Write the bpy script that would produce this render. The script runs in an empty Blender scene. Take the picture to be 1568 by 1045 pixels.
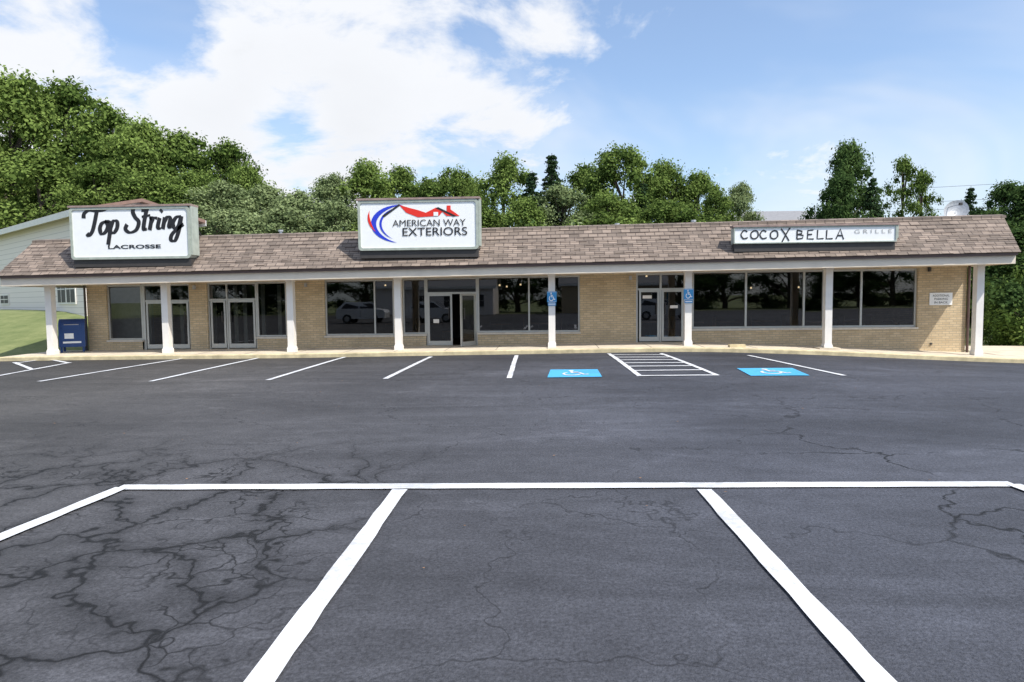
import bpy, math, random
import numpy as np
from mathutils import Vector, Matrix
random.seed(4); rng=np.random.default_rng(7)
sc=bpy.context.scene
# ------------------------------------------------------------------ camera
F_PX=1020.0; CAMZ=1.7
yaw,pitch,roll=math.radians(3.0),math.radians(3.62),math.radians(0.6)
Fw=Vector((-math.sin(yaw)*math.cos(pitch),math.cos(yaw)*math.cos(pitch),-math.sin(pitch)))
R0=Vector((math.cos(yaw),math.sin(yaw),0)); U0=R0.cross(Fw)
Rr=R0*math.cos(roll)-U0*math.sin(roll); Ur=U0*math.cos(roll)+R0*math.sin(roll)
cam=bpy.data.cameras.new("camera"); camo=bpy.data.objects.new("camera",cam); sc.collection.objects.link(camo)
M=Matrix.Identity(4)
for i in range(3):
    M[i][0]=Rr[i]; M[i][1]=Ur[i]; M[i][2]=-Fw[i]
M[2][3]=CAMZ
camo.matrix_world=M
cam.sensor_width=36; cam.lens=36*F_PX/1568; cam.clip_end=3000; cam.clip_start=0.05
sc.camera=camo
# surveying helpers: intersect a measured sight line with a real plane / terrain
def ray(u,v): return Fw+Rr*((u-784)/F_PX)+Ur*((522.5-v)/F_PX)
def XZ(u,v,Y):
    d=ray(u,v); t=Y/d.y; return d.x*t, CAMZ+d.z*t
def lerp_tab(tab,x):
    if x<=tab[0][0]: return tab[0][1]
    for (a,b),(c,d) in zip(tab,tab[1:]):
        if x<=c:
            k=(x-a)/(c-a); return b+(d-b)*k
    return tab[-1][1]
WT=[(-22,.06),(-17,.10),(-15.4,.12),(-11.8,.14),(-7.8,.15),(-4.5,.19),(.15,.235),(2,.26),(4.2,.27),(6,.22),(8.2,.13),(10.5,.01),(12.5,-.09),(16,-.2),(22,-.3)]
def W(x): return sum(lerp_tab(WT,x+d) for d in(-.8,0,.8))/3
def sst(a,b,x):
    k=max(0,min(1,(x-a)/(b-a))); return k*k*(3-2*k)
def G(x,y): return (W(x)-.12)*sst(9,19,y)
def H(x,y):
    z=G(x,y)*(1-sst(24,34,y))
    z+=1.45*sst(19.5,29,y)*sst(-15.6,-18.5,x)
    z+=1.3*sst(33.5,44,y)*(1-sst(-15.6,-18.5,x))
    return z
def GP(u,v):
    d=ray(u,v); z=0
    for _ in range(12):
        t=(z-CAMZ)/d.z; z=G(d.x*t,d.y*t)
    return Vector((d.x*t,d.y*t,z))
def S(x): return 2.435+.01*x
# ------------------------------------------------------------------ materials
def mat(name):
    m=bpy.data.materials.new(name); m.use_nodes=True
    nt=m.node_tree; b=nt.nodes['Principled BSDF']; return m,nt,b
def N(nt,t,**k):
    n=nt.nodes.new(t)
    for a,b in k.items():
        if a in n.inputs.keys(): n.inputs[a].default_value=b
        else: setattr(n,a,b)
    return n
def simple(name,col,rough=.6,metal=0,var=.12,scale=6,bump=.0):
    m,nt,b=mat(name); tc=N(nt,'ShaderNodeTexCoord')
    no=N(nt,'ShaderNodeTexNoise',Scale=scale,Detail=4.0,Roughness=.6)
    nt.links.new(tc.outputs['Object'],no.inputs['Vector'])
    mr=N(nt,'ShaderNodeMapRange'); mr.inputs[1].default_value=.3; mr.inputs[2].default_value=.7
    mr.inputs[3].default_value=1-var; mr.inputs[4].default_value=1+var
    nt.links.new(no.outputs['Fac'],mr.inputs[0])
    mx=N(nt,'ShaderNodeVectorMath',operation='SCALE'); mx.inputs[0].default_value=col[:3]
    nt.links.new(mr.outputs[0],mx.inputs['Scale']); nt.links.new(mx.outputs[0],b.inputs['Base Color'])
    b.inputs['Roughness'].default_value=rough; b.inputs['Metallic'].default_value=metal
    if bump:
        bp=N(nt,'ShaderNodeBump',Strength=bump,Distance=.02); nt.links.new(no.outputs['Fac'],bp.inputs['Height']); nt.links.new(bp.outputs[0],b.inputs['Normal'])
    return m
def brickmat(name,c1,c2,mort,w,h,msz,slope=1.0,var=.25,rough=.85):
    m,nt,b=mat(name); tc=N(nt,'ShaderNodeTexCoord'); sp=N(nt,'ShaderNodeSeparateXYZ'); cb=N(nt,'ShaderNodeCombineXYZ')
    nt.links.new(tc.outputs['Object'],sp.inputs[0])
    ad=N(nt,'ShaderNodeMath',operation='ADD'); nt.links.new(sp.outputs['X'],ad.inputs[0]); nt.links.new(sp.outputs['Y'],ad.inputs[1])
    nt.links.new((ad if slope==1 else sp).outputs[0],cb.inputs['X'])
    mu=N(nt,'ShaderNodeMath',operation='MULTIPLY'); mu.inputs[1].default_value=slope
    sk=N(nt,'ShaderNodeMath',operation='MULTIPLY_ADD'); sk.inputs[1].default_value=-.01
    nt.links.new(sp.outputs['X'],sk.inputs[0]); nt.links.new(sp.outputs['Z'],sk.inputs[2])
    nt.links.new(sk.outputs[0],mu.inputs[0]); nt.links.new(mu.outputs[0],cb.inputs['Y'])
    br=N(nt,'ShaderNodeTexBrick',Scale=1.0); br.offset=.5
    br.inputs['Brick Width'].default_value=w; br.inputs['Row Height'].default_value=h; br.inputs['Mortar Size'].default_value=msz
    br.inputs['Color1'].default_value=(*c1,1); br.inputs['Color2'].default_value=(*c2,1); br.inputs['Mortar'].default_value=(*mort,1)
    nt.links.new(cb.outputs[0],br.inputs['Vector'])
    no=N(nt,'ShaderNodeTexNoise',Scale=1.3,Detail=6.0,Roughness=.7); nt.links.new(cb.outputs[0],no.inputs['Vector'])
    mr=N(nt,'ShaderNodeMapRange'); mr.inputs[1].default_value=.3; mr.inputs[2].default_value=.7; mr.inputs[3].default_value=1-var; mr.inputs[4].default_value=1+var
    nt.links.new(no.outputs['Fac'],mr.inputs[0])
    sc_=N(nt,'ShaderNodeVectorMath',operation='SCALE'); nt.links.new(br.outputs['Color'],sc_.inputs[0]); nt.links.new(mr.outputs[0],sc_.inputs['Scale'])
    nt.links.new(sc_.outputs[0],b.inputs['Base Color']); b.inputs['Roughness'].default_value=rough
    bp=N(nt,'ShaderNodeBump',Strength=.5,Distance=.01); bp.invert=True; nt.links.new(br.outputs['Fac'],bp.inputs['Height']); nt.links.new(bp.outputs[0],b.inputs['Normal'])
    return m
M_brick=brickmat('tan_brick',(.62,.49,.31),(.50,.385,.235),(.40,.33,.235),.21,.072,.009,var=.14)
M_shing=brickmat('roof_shingles',(.30,.235,.19),(.165,.13,.105),(.09,.07,.06),.28,.16,.012,slope=1.37,var=.22)
M_white=simple('white_trim',(.82,.79,.74),.5,var=.05,scale=3)
M_fascia=simple('fascia_paint',(.80,.70,.57),.55,var=.06,scale=2)
M_drip=simple('brown_drip_edge',(.10,.06,.05),.5)
M_alu=simple('aluminium_frame',(.52,.52,.49),.35,.5,var=.05)
M_sill=simple('window_sill',(.60,.55,.47),.6)
M_conc=simple('concrete',(.62,.54,.42),.9,var=.16,scale=2.5,bump=.2)
M_curb=simple('curb_concrete',(.58,.49,.30),.9,var=.28,scale=3.0,bump=.3)
M_signw=simple('sign_face',(.90,.91,.90),.3,var=.02)
M_signf=simple('sign_frame',(.40,.44,.38),.5,var=.15)
M_signf2=simple('sign_cap',(.32,.23,.20),.6,var=.2)
M_greyt=simple('faded_lettering',(.45,.45,.45),.6,var=.1)
M_dark=simple('dark_metal',(.05,.045,.042),.6)
M_black=simple('black_paint',(.015,.015,.018),.5,var=0)
M_red=simple('red_vinyl',(.80,.03,.015),.4,var=0)
M_blue=simple('blue_vinyl',(.02,.05,.60),.4,var=0)
M_hblue=simple('accessible_blue',(.05,.30,.62),.5,var=.05)
M_int=simple('interior_dark',(.045,.042,.04),.9)
M_intl=simple('interior_light',(.42,.42,.39),.9)
M_wood=simple('interior_wood',(.13,.07,.04),.6)
M_mail=simple('mailbox_blue',(.02,.06,.20),.35,var=.05)
M_roofgrey=simple('grey_roof',(.26,.26,.27),.9,scale=4)
M_bark=simple('bark',(.09,.07,.055),.9,var=.3,scale=8)
M_rubber=simple('rubber',(.02,.02,.02),.8)
M_carw=simple('car_paint',(.75,.75,.75),.25,var=0)
M_grey=simple('grey_metal',(.45,.46,.47),.4,.3)
M_dryleaf=simple('dry_leaf',(.22,.12,.06),.8,var=.4)
# siding
m,nt,b=mat('white_siding'); M_siding=m
tc=N(nt,'ShaderNodeTexCoord'); wv=N(nt,'ShaderNodeTexWave',Scale=1.25,wave_type='BANDS',bands_direction='Z',wave_profile='SAW')
nt.links.new(tc.outputs['Object'],wv.inputs[0]); cr=N(nt,'ShaderNodeValToRGB')
cr.color_ramp.elements[0].position=0; cr.color_ramp.elements[0].color=(.50,.45,.42,1); cr.color_ramp.elements[1].position=.14; cr.color_ramp.elements[1].color=(.86,.79,.74,1)
nt.links.new(wv.outputs['Fac'],cr.inputs[0]); nt.links.new(cr.outputs[0],b.inputs['Base Color']); b.inputs['Roughness'].default_value=.6
# glass
m,nt,b=mat('window_glass'); M_glass=m; nt.nodes.remove(b); out=nt.nodes['Material Output']
tr=N(nt,'ShaderNodeBsdfTransparent'); tr.inputs[0].default_value=(.50,.52,.51,1); gl=N(nt,'ShaderNodeBsdfGlossy'); gl.inputs['Roughness'].default_value=.01
gl.inputs[0].default_value=(1,1,1,1); fr=N(nt,'ShaderNodeFresnel',IOR=1.62); mx=N(nt,'ShaderNodeMixShader')
ad=N(nt,'ShaderNodeMath',operation='MULTIPLY'); ad.inputs[1].default_value=1.5; nt.links.new(fr.outputs[0],ad.inputs[0]); nt.links.new(ad.outputs[0],mx.inputs[0]); nt.links.new(tr.outputs[0],mx.inputs[1]); nt.links.new(gl.outputs[0],mx.inputs[2]); nt.links.new(mx.outputs[0],out.inputs[0])
# lamp
m,nt,b=mat('lamp_glow'); M_lamp=m; b.inputs['Emission Color'].default_value=(1,.72,.4,1); b.inputs['Emission Strength'].default_value=1.6
# road paint
def paint(name,col,wear=.35):
    m,nt,b=mat(name); tc=N(nt,'ShaderNodeTexCoord')
    no=N(nt,'ShaderNodeTexNoise',Scale=14.0,Detail=6.0,Roughness=.75); nt.links.new(tc.outputs['Object'],no.inputs[0])
    n2=N(nt,'ShaderNodeTexNoise',Scale=1.2,Detail=2.0); nt.links.new(tc.outputs['Object'],n2.inputs[0])
    ad=N(nt,'ShaderNodeMath',operation='ADD'); nt.links.new(no.outputs[0],ad.inputs[0]); nt.links.new(n2.outputs[0],ad.inputs[1])
    cr=N(nt,'ShaderNodeValToRGB'); cr.color_ramp.elements[0].position=.40; cr.color_ramp.elements[1].position=.50
    hf=N(nt,'ShaderNodeMath',operation='MULTIPLY'); hf.inputs[1].default_value=.5; nt.links.new(ad.outputs[0],hf.inputs[0]); nt.links.new(hf.outputs[0],cr.inputs[0])
    cr.color_ramp.elements[0].color=(col[0]*(1-wear),col[1]*(1-wear),col[2]*(1-wear),1); cr.color_ramp.elements[1].color=(*col,1)
    nt.links.new(cr.outputs[0],b.inputs['Base Color']); b.inputs['Roughness'].default_value=.7; return m
M_paint=paint('road_paint',(.68,.69,.71),.3); M_bpaint=paint('blue_road_paint',(.07,.40,.70),.2)
# asphalt
m,nt,b=mat('asphalt'); M_asph=m
tc=N(nt,'ShaderNodeTexCoord'); O=tc.outputs['Object']; L=nt.links.new
def noise(scale,detail=6.,rough=.6,vec=O,dist=0.):
    n=N(nt,'ShaderNodeTexNoise',Scale=scale,Detail=detail,Roughness=rough,Distortion=dist); L(vec,n.inputs['Vector']); return n
def mr(src,a,b_,c,d):
    n=N(nt,'ShaderNodeMapRange'); L(src,n.inputs[0])
    for i,v in enumerate((a,b_,c,d)): n.inputs[i+1].default_value=v
    return n.outputs[0]
def mth(op,a,b_):
    n=N(nt,'ShaderNodeMath',operation=op)
    for i,v in enumerate((a,b_)):
        if isinstance(v,(int,float)): n.inputs[i].default_value=v
        else: L(v,n.inputs[i])
    return n.outputs[0]
spx=N(nt,'ShaderNodeSeparateXYZ'); L(O,spx.inputs[0])
mp=N(nt,'ShaderNodeMapping'); L(O,mp.inputs[0]); mp.inputs['Scale'].default_value=(.35,1.3,1); mp.inputs['Rotation'].default_value=(0,0,.12)
big=mr(noise(.16,3,.6).outputs[0],.35,.65,.74,1.30); streak=mr(noise(.5,6,.68,mp.outputs[0],1.2).outputs[0],.35,.7,.76,1.30)
fine=mr(noise(38,3,.8).outputs[0],.3,.7,.50,1.50); mid=mr(noise(5,4,.7).outputs[0],.3,.7,.84,1.16)
val=mth('MULTIPLY',mth('MULTIPLY',big,streak),mth('MULTIPLY',fine,mid))
sc1=mr(noise(.9,5,.7,mp.outputs[0],2.0).outputs[0],.57,.68,0,1); val=mth('MULTIPLY',val,mr(sc1,0,1,1,1.28))
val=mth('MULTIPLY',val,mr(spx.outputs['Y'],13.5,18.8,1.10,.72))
wn=noise(.9,4,.65); wv_=N(nt,'ShaderNodeVectorMath',operation='SCALE'); L(wn.outputs['Color'],wv_.inputs[0]); wv_.inputs['Scale'].default_value=1.3
wa=N(nt,'ShaderNodeVectorMath',operation='ADD'); L(O,wa.inputs[0]); L(wv_.outputs[0],wa.inputs[1])
def crack(scale):
    vo=N(nt,'ShaderNodeTexVoronoi',feature='DISTANCE_TO_EDGE',Scale=scale); L(wa.outputs[0],vo.inputs['Vector'])
    return vo.outputs['Distance']
mleft=mth('MULTIPLY',mr(spx.outputs['X'],-.9,-1.9,0,1),mr(spx.outputs['Y'],8.5,6.2,0,1))
mright=mth('MULTIPLY',mr(spx.outputs['X'],2.2,3.2,0,1),mr(spx.outputs['Y'],13,8,0,1))
gap=mr(noise(.55,2).outputs[0],.38,.48,0,1)
d1_=crack(1.05); d2_=crack(.5); d3_=crack(2.7)
wvar=mr(mid,.84,1.16,.5,1.6)
c1=mth('MULTIPLY',mr(mth('DIVIDE',d1_,wvar),0,.038,1.25,0),mleft)
halo=mth('MULTIPLY',mr(d1_,0,.16,.50,0),mleft)
c2=mth('MULTIPLY',mth('MULTIPLY',mr(d2_,0,.017,1.2,0),mright),gap)
c3=mth('MULTIPLY',mth('MULTIPLY',mr(d2_,0,.008,1,0),gap),.65)
c4=mth('MULTIPLY',mth('MULTIPLY',mr(d3_,0,.05,1.1,0),mleft),mr(noise(.8,2).outputs[0],.46,.54,0,.95))
ck=mth('MINIMUM',mth('MAXIMUM',mth('MAXIMUM',mth('MAXIMUM',c1,halo),c2),mth('MAXIMUM',c3,c4)),1.0)
seal=mth('MULTIPLY',mr(d2_,.012,.05,1,0),mr(gap,0,1,.9,.2)); val=mth('MULTIPLY',val,mr(seal,0,1,1,1.25))
val=mth('MULTIPLY',val,mr(ck,0,1,1,.10))
warm=mr(spx.outputs['X'],2,-9,0,1)
mxc=N(nt,'ShaderNodeMix',data_type='RGBA'); L(warm,mxc.inputs[0]); mxc.inputs[6].default_value=(.052,.055,.068,1); mxc.inputs[7].default_value=(.068,.064,.061,1)
vs=N(nt,'ShaderNodeVectorMath',operation='SCALE'); L(mxc.outputs[2],vs.inputs[0]); L(val,vs.inputs['Scale']); L(vs.outputs[0],b.inputs['Base Color'])
b.inputs['Roughness'].default_value=.72; b.inputs['Specular IOR Level'].default_value=.4
bp=N(nt,'ShaderNodeBump',Strength=.8,Distance=.012); L(noise(55,2,.7).outputs[0],bp.inputs['Height']); L(bp.outputs[0],b.inputs['Normal'])
# grass
m,nt,b=mat('grass'); M_grass=m; L=nt.links.new; tc=N(nt,'ShaderNodeTexCoord')
no=N(nt,'ShaderNodeTexNoise',Scale=.9,Detail=8.0,Roughness=.8); L(tc.outputs['Object'],no.inputs[0]); cr=N(nt,'ShaderNodeValToRGB'); L(no.outputs[0],cr.inputs[0])
cr.color_ramp.elements[0].position=.32; cr.color_ramp.elements[0].color=(.09,.13,.035,1); cr.color_ramp.elements[1].position=.68; cr.color_ramp.elements[1].color=(.25,.27,.11,1)
L(cr.outputs[0],b.inputs['Base Color']); b.inputs['Roughness'].default_value=.95
# leaves
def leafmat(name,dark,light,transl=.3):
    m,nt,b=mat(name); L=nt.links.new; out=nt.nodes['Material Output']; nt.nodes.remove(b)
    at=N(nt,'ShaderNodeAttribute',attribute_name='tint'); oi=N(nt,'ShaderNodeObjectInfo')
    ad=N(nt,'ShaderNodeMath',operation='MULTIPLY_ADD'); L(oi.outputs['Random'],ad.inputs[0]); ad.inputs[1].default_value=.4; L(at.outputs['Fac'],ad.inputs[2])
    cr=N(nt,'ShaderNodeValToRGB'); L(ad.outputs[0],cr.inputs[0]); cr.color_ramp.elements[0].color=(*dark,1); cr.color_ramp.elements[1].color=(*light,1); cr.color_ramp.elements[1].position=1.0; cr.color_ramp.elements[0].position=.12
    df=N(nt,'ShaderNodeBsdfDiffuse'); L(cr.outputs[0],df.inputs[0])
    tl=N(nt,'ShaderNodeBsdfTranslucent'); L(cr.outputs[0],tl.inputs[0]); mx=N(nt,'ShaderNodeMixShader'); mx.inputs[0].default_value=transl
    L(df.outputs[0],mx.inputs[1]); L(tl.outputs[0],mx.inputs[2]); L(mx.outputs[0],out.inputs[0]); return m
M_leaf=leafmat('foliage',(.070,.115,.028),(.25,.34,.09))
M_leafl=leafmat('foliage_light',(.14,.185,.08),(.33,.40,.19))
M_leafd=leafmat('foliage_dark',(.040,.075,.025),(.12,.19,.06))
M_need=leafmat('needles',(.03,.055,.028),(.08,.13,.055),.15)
# ------------------------------------------------------------------ mesh builder
def empty(name):
    e=bpy.data.objects.new(name,None); sc.collection.objects.link(e); return e
class MB:
    def __init__(s): s.v=[];s.f=[];s.m=[];s.mats=[]
    def mi(s,m):
        if m not in s.mats: s.mats.append(m)
        return s.mats.index(m)
    def face(s,pts,m):
        i=len(s.v); s.v+= [tuple(p) for p in pts]; s.f.append(tuple(range(i,i+len(pts)))); s.m.append(s.mi(m))
    def hexa(s,p,m):
        i=len(s.v); s.v+=[tuple(q) for q in p]
        for f in((3,2,1,0),(4,5,6,7),(0,1,5,4),(1,2,6,5),(2,3,7,6),(3,0,4,7)):
            s.f.append(tuple(i+k for k in f)); s.m.append(s.mi(m))
    def box(s,x0,x1,y0,y1,z0,z1,m):
        s.hexa([(x0,y0,z0),(x1,y0,z0),(x1,y1,z0),(x0,y1,z0),(x0,y0,z1),(x1,y0,z1),(x1,y1,z1),(x0,y1,z1)],m)
    def tube(s,a,b,ra,rb,m,n=8,cap=True):
        a=Vector(a);b=Vector(b); d=(b-a).normalized(); u=d.orthogonal().normalized(); w=d.cross(u); i=len(s.v)
        for c,r in((a,ra),(b,rb)):
            for k in range(n):
                t=2*math.pi*k/n; s.v.append(tuple(c+(u*math.cos(t)+w*math.sin(t))*r))
        for k in range(n):
            s.f.append((i+k,i+(k+1)%n,i+n+(k+1)%n,i+n+k)); s.m.append(s.mi(m))
        if cap:
            s.f.append(tuple(i+k for k in range(n))[::-1]); s.m.append(s.mi(m)); s.f.append(tuple(i+n+k for k in range(n))); s.m.append(s.mi(m))
    def stroke(s,pts,w,m,place,smooth=True,wfun=None):
        P=[Vector(p) for p in pts]
        if smooth and len(P)>2:
            Q=[]; E=[P[0]]+P+[P[-1]]
            for i in range(1,len(E)-2):
                for k in range(6):
                    t=k/6; a,b,c,d=E[i-1],E[i],E[i+1],E[i+2]
                    Q.append(.5*((2*b)+(c-a)*t+(2*a-5*b+4*c-d)*t*t+(3*b-a-3*c+d)*t**3))
            Q.append(P[-1]); P=Q
        L_,R_=[],[]
        for i,p in enumerate(P):
            a=P[max(0,i-1)]; b=P[min(len(P)-1,i+1)]; d=(b-a)
            d=d.normalized() if d.length>1e-9 else Vector((1,0)); ww=w*(wfun(d) if wfun else 1); n=Vector((-d.y,d.x))*ww/2
            L_.append(p+n); R_.append(p-n)
        for i in range(len(P)-1):
            s.face([place(*R_[i]),place(*R_[i+1]),place(*L_[i+1]),place(*L_[i])],m)
    def obj(s,name,parent=None,smooth=False,bevel=0):
        me=bpy.data.meshes.new(name); me.from_pydata(s.v,[],s.f)
        for m in s.mats: me.materials.append(m)
        me.polygons.foreach_set('material_index',s.m)
        if smooth: me.polygons.foreach_set('use_smooth',[True]*len(s.f))
        me.update(); o=bpy.data.objects.new(name,me); sc.collection.objects.link(o)
        if parent: o.parent=parent
        if bevel:
            bm=o.modifiers.new('b','BEVEL'); bm.width=bevel; bm.segments=2
        return o
def text(s,name,x,z,y,height,width,m,parent,bold=0.0,shear=0.0,align='CENTER'):
    c=bpy.data.curves.new(name,'FONT'); c.body=s; c.size=1; c.offset=bold; c.shear=shear; c.align_x=align
    o=bpy.data.objects.new(name,c); sc.collection.objects.link(o); bpy.context.view_layer.update()
    dg=bpy.context.evaluated_depsgraph_get(); me=bpy.data.meshes.new_from_object(o.evaluated_get(dg)); bpy.data.objects.remove(o)
    xs=[v.co.x for v in me.vertices]; ys=[v.co.y for v in me.vertices]; cx=(min(xs)+max(xs))/2; sx=width/(max(xs)-min(xs)); sz=height/(max(ys)-min(ys)); y0=min(ys)
    for v in me.vertices: v.co=Vector(((v.co.x-cx)*sx,0,(v.co.y-y0)*sz))
    me.materials.clear(); me.materials.append(m); o=bpy.data.objects.new(name,me); sc.collection.objects.link(o); o.location=(x,y,z); o.parent=parent; return o
# ------------------------------------------------------------------ ground, lot, sidewalk
def sheet(name,xs,ys,zf,m):
    nx=len(xs); v=[(x,y,zf(x,y)) for y in ys for x in xs]
    f=[(j*nx+i,j*nx+i+1,(j+1)*nx+i+1,(j+1)*nx+i) for j in range(len(ys)-1) for i in range(nx-1)]
    me=bpy.data.meshes.new(name); me.from_pydata(v,[],f); me.materials.append(m); me.polygons.foreach_set('use_smooth',[True]*len(f))
    o=bpy.data.objects.new(name,me); sc.collection.objects.link(o); return o
gx=[-1500,-600,-250,-120,-80]+list(np.arange(-60,60.1,1.0))+[80,120,250,600,1500]
gy=[-1500,-600,-250,-120,-80,-50]+list(np.arange(-36,60.1,1.0))+[80,120,250,600,1500]
def gz(x,y):
    z=H(x,y)-.03
    if -47<x<47 and -36<y<20: z-=.10
    return z
sheet('ground',gx,gy,gz,M_grass)
sheet('parking_lot',list(np.arange(-46,46.1,.5)),list(np.arange(-34,9,1.0))+list(np.arange(9,19.6,.35))+[19.6],lambda x,y:G(x,y),M_asph)
CY=19.12; WY=21.2
sw=MB(); xs=np.arange(-21,21.01,.5); 
for a,b in zip(xs,xs[1:]):
    za,zb=W(a),W(b)
    sw.face([(a,CY,za-.3),(b,CY,zb-.3),(b,CY,zb-.02),(a,CY,za-.02)],M_curb)
    sw.face([(a,CY,za-.02),(b,CY,zb-.02),(b,CY+.03,zb),(a,CY+.03,za)],M_curb)
    sw.face([(a,CY+.03,za),(b,CY+.03,zb),(b,CY+.16,zb),(a,CY+.16,za)],M_curb)
    if b<=14.6 and a>=-16.6:
        sw.face([(a,CY+.16,za),(b,CY+.16,zb),(b,WY+.3,zb+.015),(a,WY+.3,za+.015)],M_conc)
for x in np.arange(-15,14.6,1.5):
    sw.face([(x,CY+.17,W(x)+.003),(x+.015,CY+.17,W(x+.015)+.003),(x+.015,WY-.02,W(x)+.016),(x,WY-.02,W(x)+.016)],M_dark)
sw.obj('sidewalk')
cp=MB(); cp.face([(13.3,CY+.16,W(13.3)-.004),(20.5,CY+.16,W(20.5)-.004),(20.5,23.5,-.12),(13.3,23.5,-.05)],M_conc); cp.obj('concrete_path')
# ---- markings
mk=MB()
def gline(p,q,w,m=M_paint,jit=.006,h=.012):
    d=(q-p); n=max(2,int(d.length/.22)); dn=Vector((d.x,d.y)).normalized(); nn=Vector((-dn.y,dn.x)); prev=None
    for i in range(n+1):
        c=p+d*(i/n); a=w/2+random.uniform(-jit,jit); b=w/2+random.uniform(-jit,jit)
        A=(c.x+nn.x*a,c.y+nn.y*a); B=(c.x-nn.x*b,c.y-nn.y*b)
        A=(A[0],A[1],G(*A)+h); B=(B[0],B[1],G(*B)+h)
        if prev: mk.face([prev[1],B,A,prev[0]],m)
        prev=(A,B)
a=GP(187,748); b=GP(1552,743); gline(a-Vector((0.03,0,0)),b,.165)
def ext(p,q,L): d=(q-p).normalized(); return p+d*L
gline(GP(187,749),ext(GP(187,749),GP(0,826),5.5),.13,h=.016)
gline(GP(612,752),ext(GP(612,752),GP(400,1045),5.5),.135,h=.016)
gline(GP(1078,752),ext(GP(1078,752),GP(1345,1045),5.5),.135,h=.016)
p=GP(1552,744); gline(p,p+Vector((.35,-5.5,0)),.13,h=.016)
for (u0,v0,u1,v1) in [(282,549.5,60,585),(398,548.5,230,585),(528,547.5,410,583),(660,547,590,581),(791,545,780,580),(932,542,980,577),(1012,542,1098,575.5),(1146,545,1293,576),(108,556,-60,587),(60,552,22,557)]:
    gline(GP(u0,v0),GP(u1,v1),.11)
for (u0,v0,u1,v1) in [(22,556,50,567),(80,552,106,557),(978,576.5,1100,575.5)]: gline(GP(u0,v0),GP(u1,v1),.11,h=.016)
for k in (.1,.24,.38,.52,.66,.82):
    l=GP(932,542).lerp(GP(980,577),k); r=GP(1012,542).lerp(GP(1098,575.5),min(1,k)); gline(l,r,.10,h=.016)
def wheelchair(mb,m,place,w=.11):
    c=[(.40+.055*math.cos(t),.9+.055*math.sin(t)) for t in np.linspace(0,6.283,9)]; mb.stroke(c,.09,m,place,False)
    mb.stroke([(.40,.78),(.43,.5),(.68,.5),(.8,.2),(.95,.24)],w,m,place,False); mb.stroke([(.43,.66),(.64,.66)],w*.8,m,place,False)
    mb.stroke([(.42+.27*math.cos(t),.33+.27*math.sin(t)) for t in np.linspace(math.radians(125),math.radians(350),12)],w*.8,m,place,False)
for q in [[(838,579),(922,578),(915,566.5),(843,567)],[(1150,576.5),(1240,576),(1213,564.5),(1128,565)]]:
    P=[GP(*c) for c in q]
    n=8
    def bil(s,t,h=.012):
        c=(P[0]*(1-s)+P[1]*s)*(1-t)+(P[3]*(1-s)+P[2]*s)*t; return (c.x,c.y,G(c.x,c.y)+h)
    for i in range(n):
        for j in range(n): mk.face([bil(i/n,j/n),bil((i+1)/n,j/n),bil((i+1)/n,(j+1)/n),bil(i/n,(j+1)/n)],M_bpaint)
    wheelchair(mk,M_paint,lambda s,t:bil(s*.6+.2,t*.7+.15,.02),.10)
mk.obj('parking_markings')
fl=MB()
for k in range(60):
    x=random.uniform(-7,6); y=random.choice([random.uniform(3.5,9),random.uniform(9,18.9)]); z=G(x,y)+.014; s_=random.uniform(.008,.018); a=random.uniform(0,6)
    fl.face([(x+s_*math.cos(a+q),y+s_*math.sin(a+q)*.6,z+random.uniform(0,.008)) for q in(0,1.4,3,4.6)],M_dryleaf)
fl.obj('fallen_leaves')
# ------------------------------------------------------------------ strip mall
mall=empty('strip_mall_building')
XL,XR=XZ(134,480,WY)[0],12.88
def op(u0,v0,u1,v1):
    xa,za=XZ((u0+u1)/2,v0,WY); _,zb=XZ((u0+u1)/2,v1,WY); x0=XZ(u0,470,WY)[0]; x1=XZ(u1,470,WY)[0]
    return [x0,x1,zb,min(za,S(xa)-.01)]
ops={'A1':op(163,435,216,521),'A2':op(216,435,290,537),'B1':op(317,432,392,534),'B2':op(392,431,438,516),'C':op(497,428,603,514),
 'D':op(616,425,652,512),'E':op(652,425,731,531),'F':op(731,420,888,509),'G':op(974,414,1052,526),'H':op(1060,411,1405,502.5)}
for k in('A2','B1','E','G'): o=ops[k]; o[2]=W((o[0]+o[1])/2)+.02
wl=MB(); zt=2.80; zb=-.6
gxs=sorted({XL,XR}|{o[0] for o in ops.values()}|{o[1] for o in ops.values()}); gzs=sorted({zb,zt}|{o[2] for o in ops.values()}|{o[3] for o in ops.values()})
def inop(x,z): return any(o[0]<x<o[1] and o[2]<z<o[3] for o in ops.values())
T=.22
for i in range(len(gxs)-1):
    for j in range(len(gzs)-1):
        x0,x1,z0,z1=gxs[i],gxs[i+1],gzs[j],gzs[j+1]
        if x1-x0<1e-4 or z1-z0<1e-5: continue
        if inop((x0+x1)/2,(z0+z1)/2): continue
        wl.face([(x0,WY,z0),(x1,WY,z0),(x1,WY,z1),(x0,WY,z1)],M_brick); wl.face([(x1,WY+T,z0),(x0,WY+T,z0),(x0,WY+T,z1),(x1,WY+T,z1)],M_int)
for o in ops.values():
    x0,x1,z0,z1=o
    if not inop(x0-.01,(z0+z1)/2): wl.face([(x0,WY,z0),(x0,WY,z1),(x0,WY+T,z1),(x0,WY+T,z0)],M_brick)
    if not inop(x1+.01,(z0+z1)/2): wl.face([(x1,WY,z0),(x1,WY+T,z0),(x1,WY+T,z1),(x1,WY,z1)],M_brick)
    wl.face([(x0,WY,z0),(x0,WY+T,z0),(x1,WY+T,z0),(x1,WY,z0)],M_sill); wl.face([(x0,WY,z1),(x1,WY,z1),(x1,WY+T,z1),(x0,WY+T,z1)],M_white)
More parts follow.
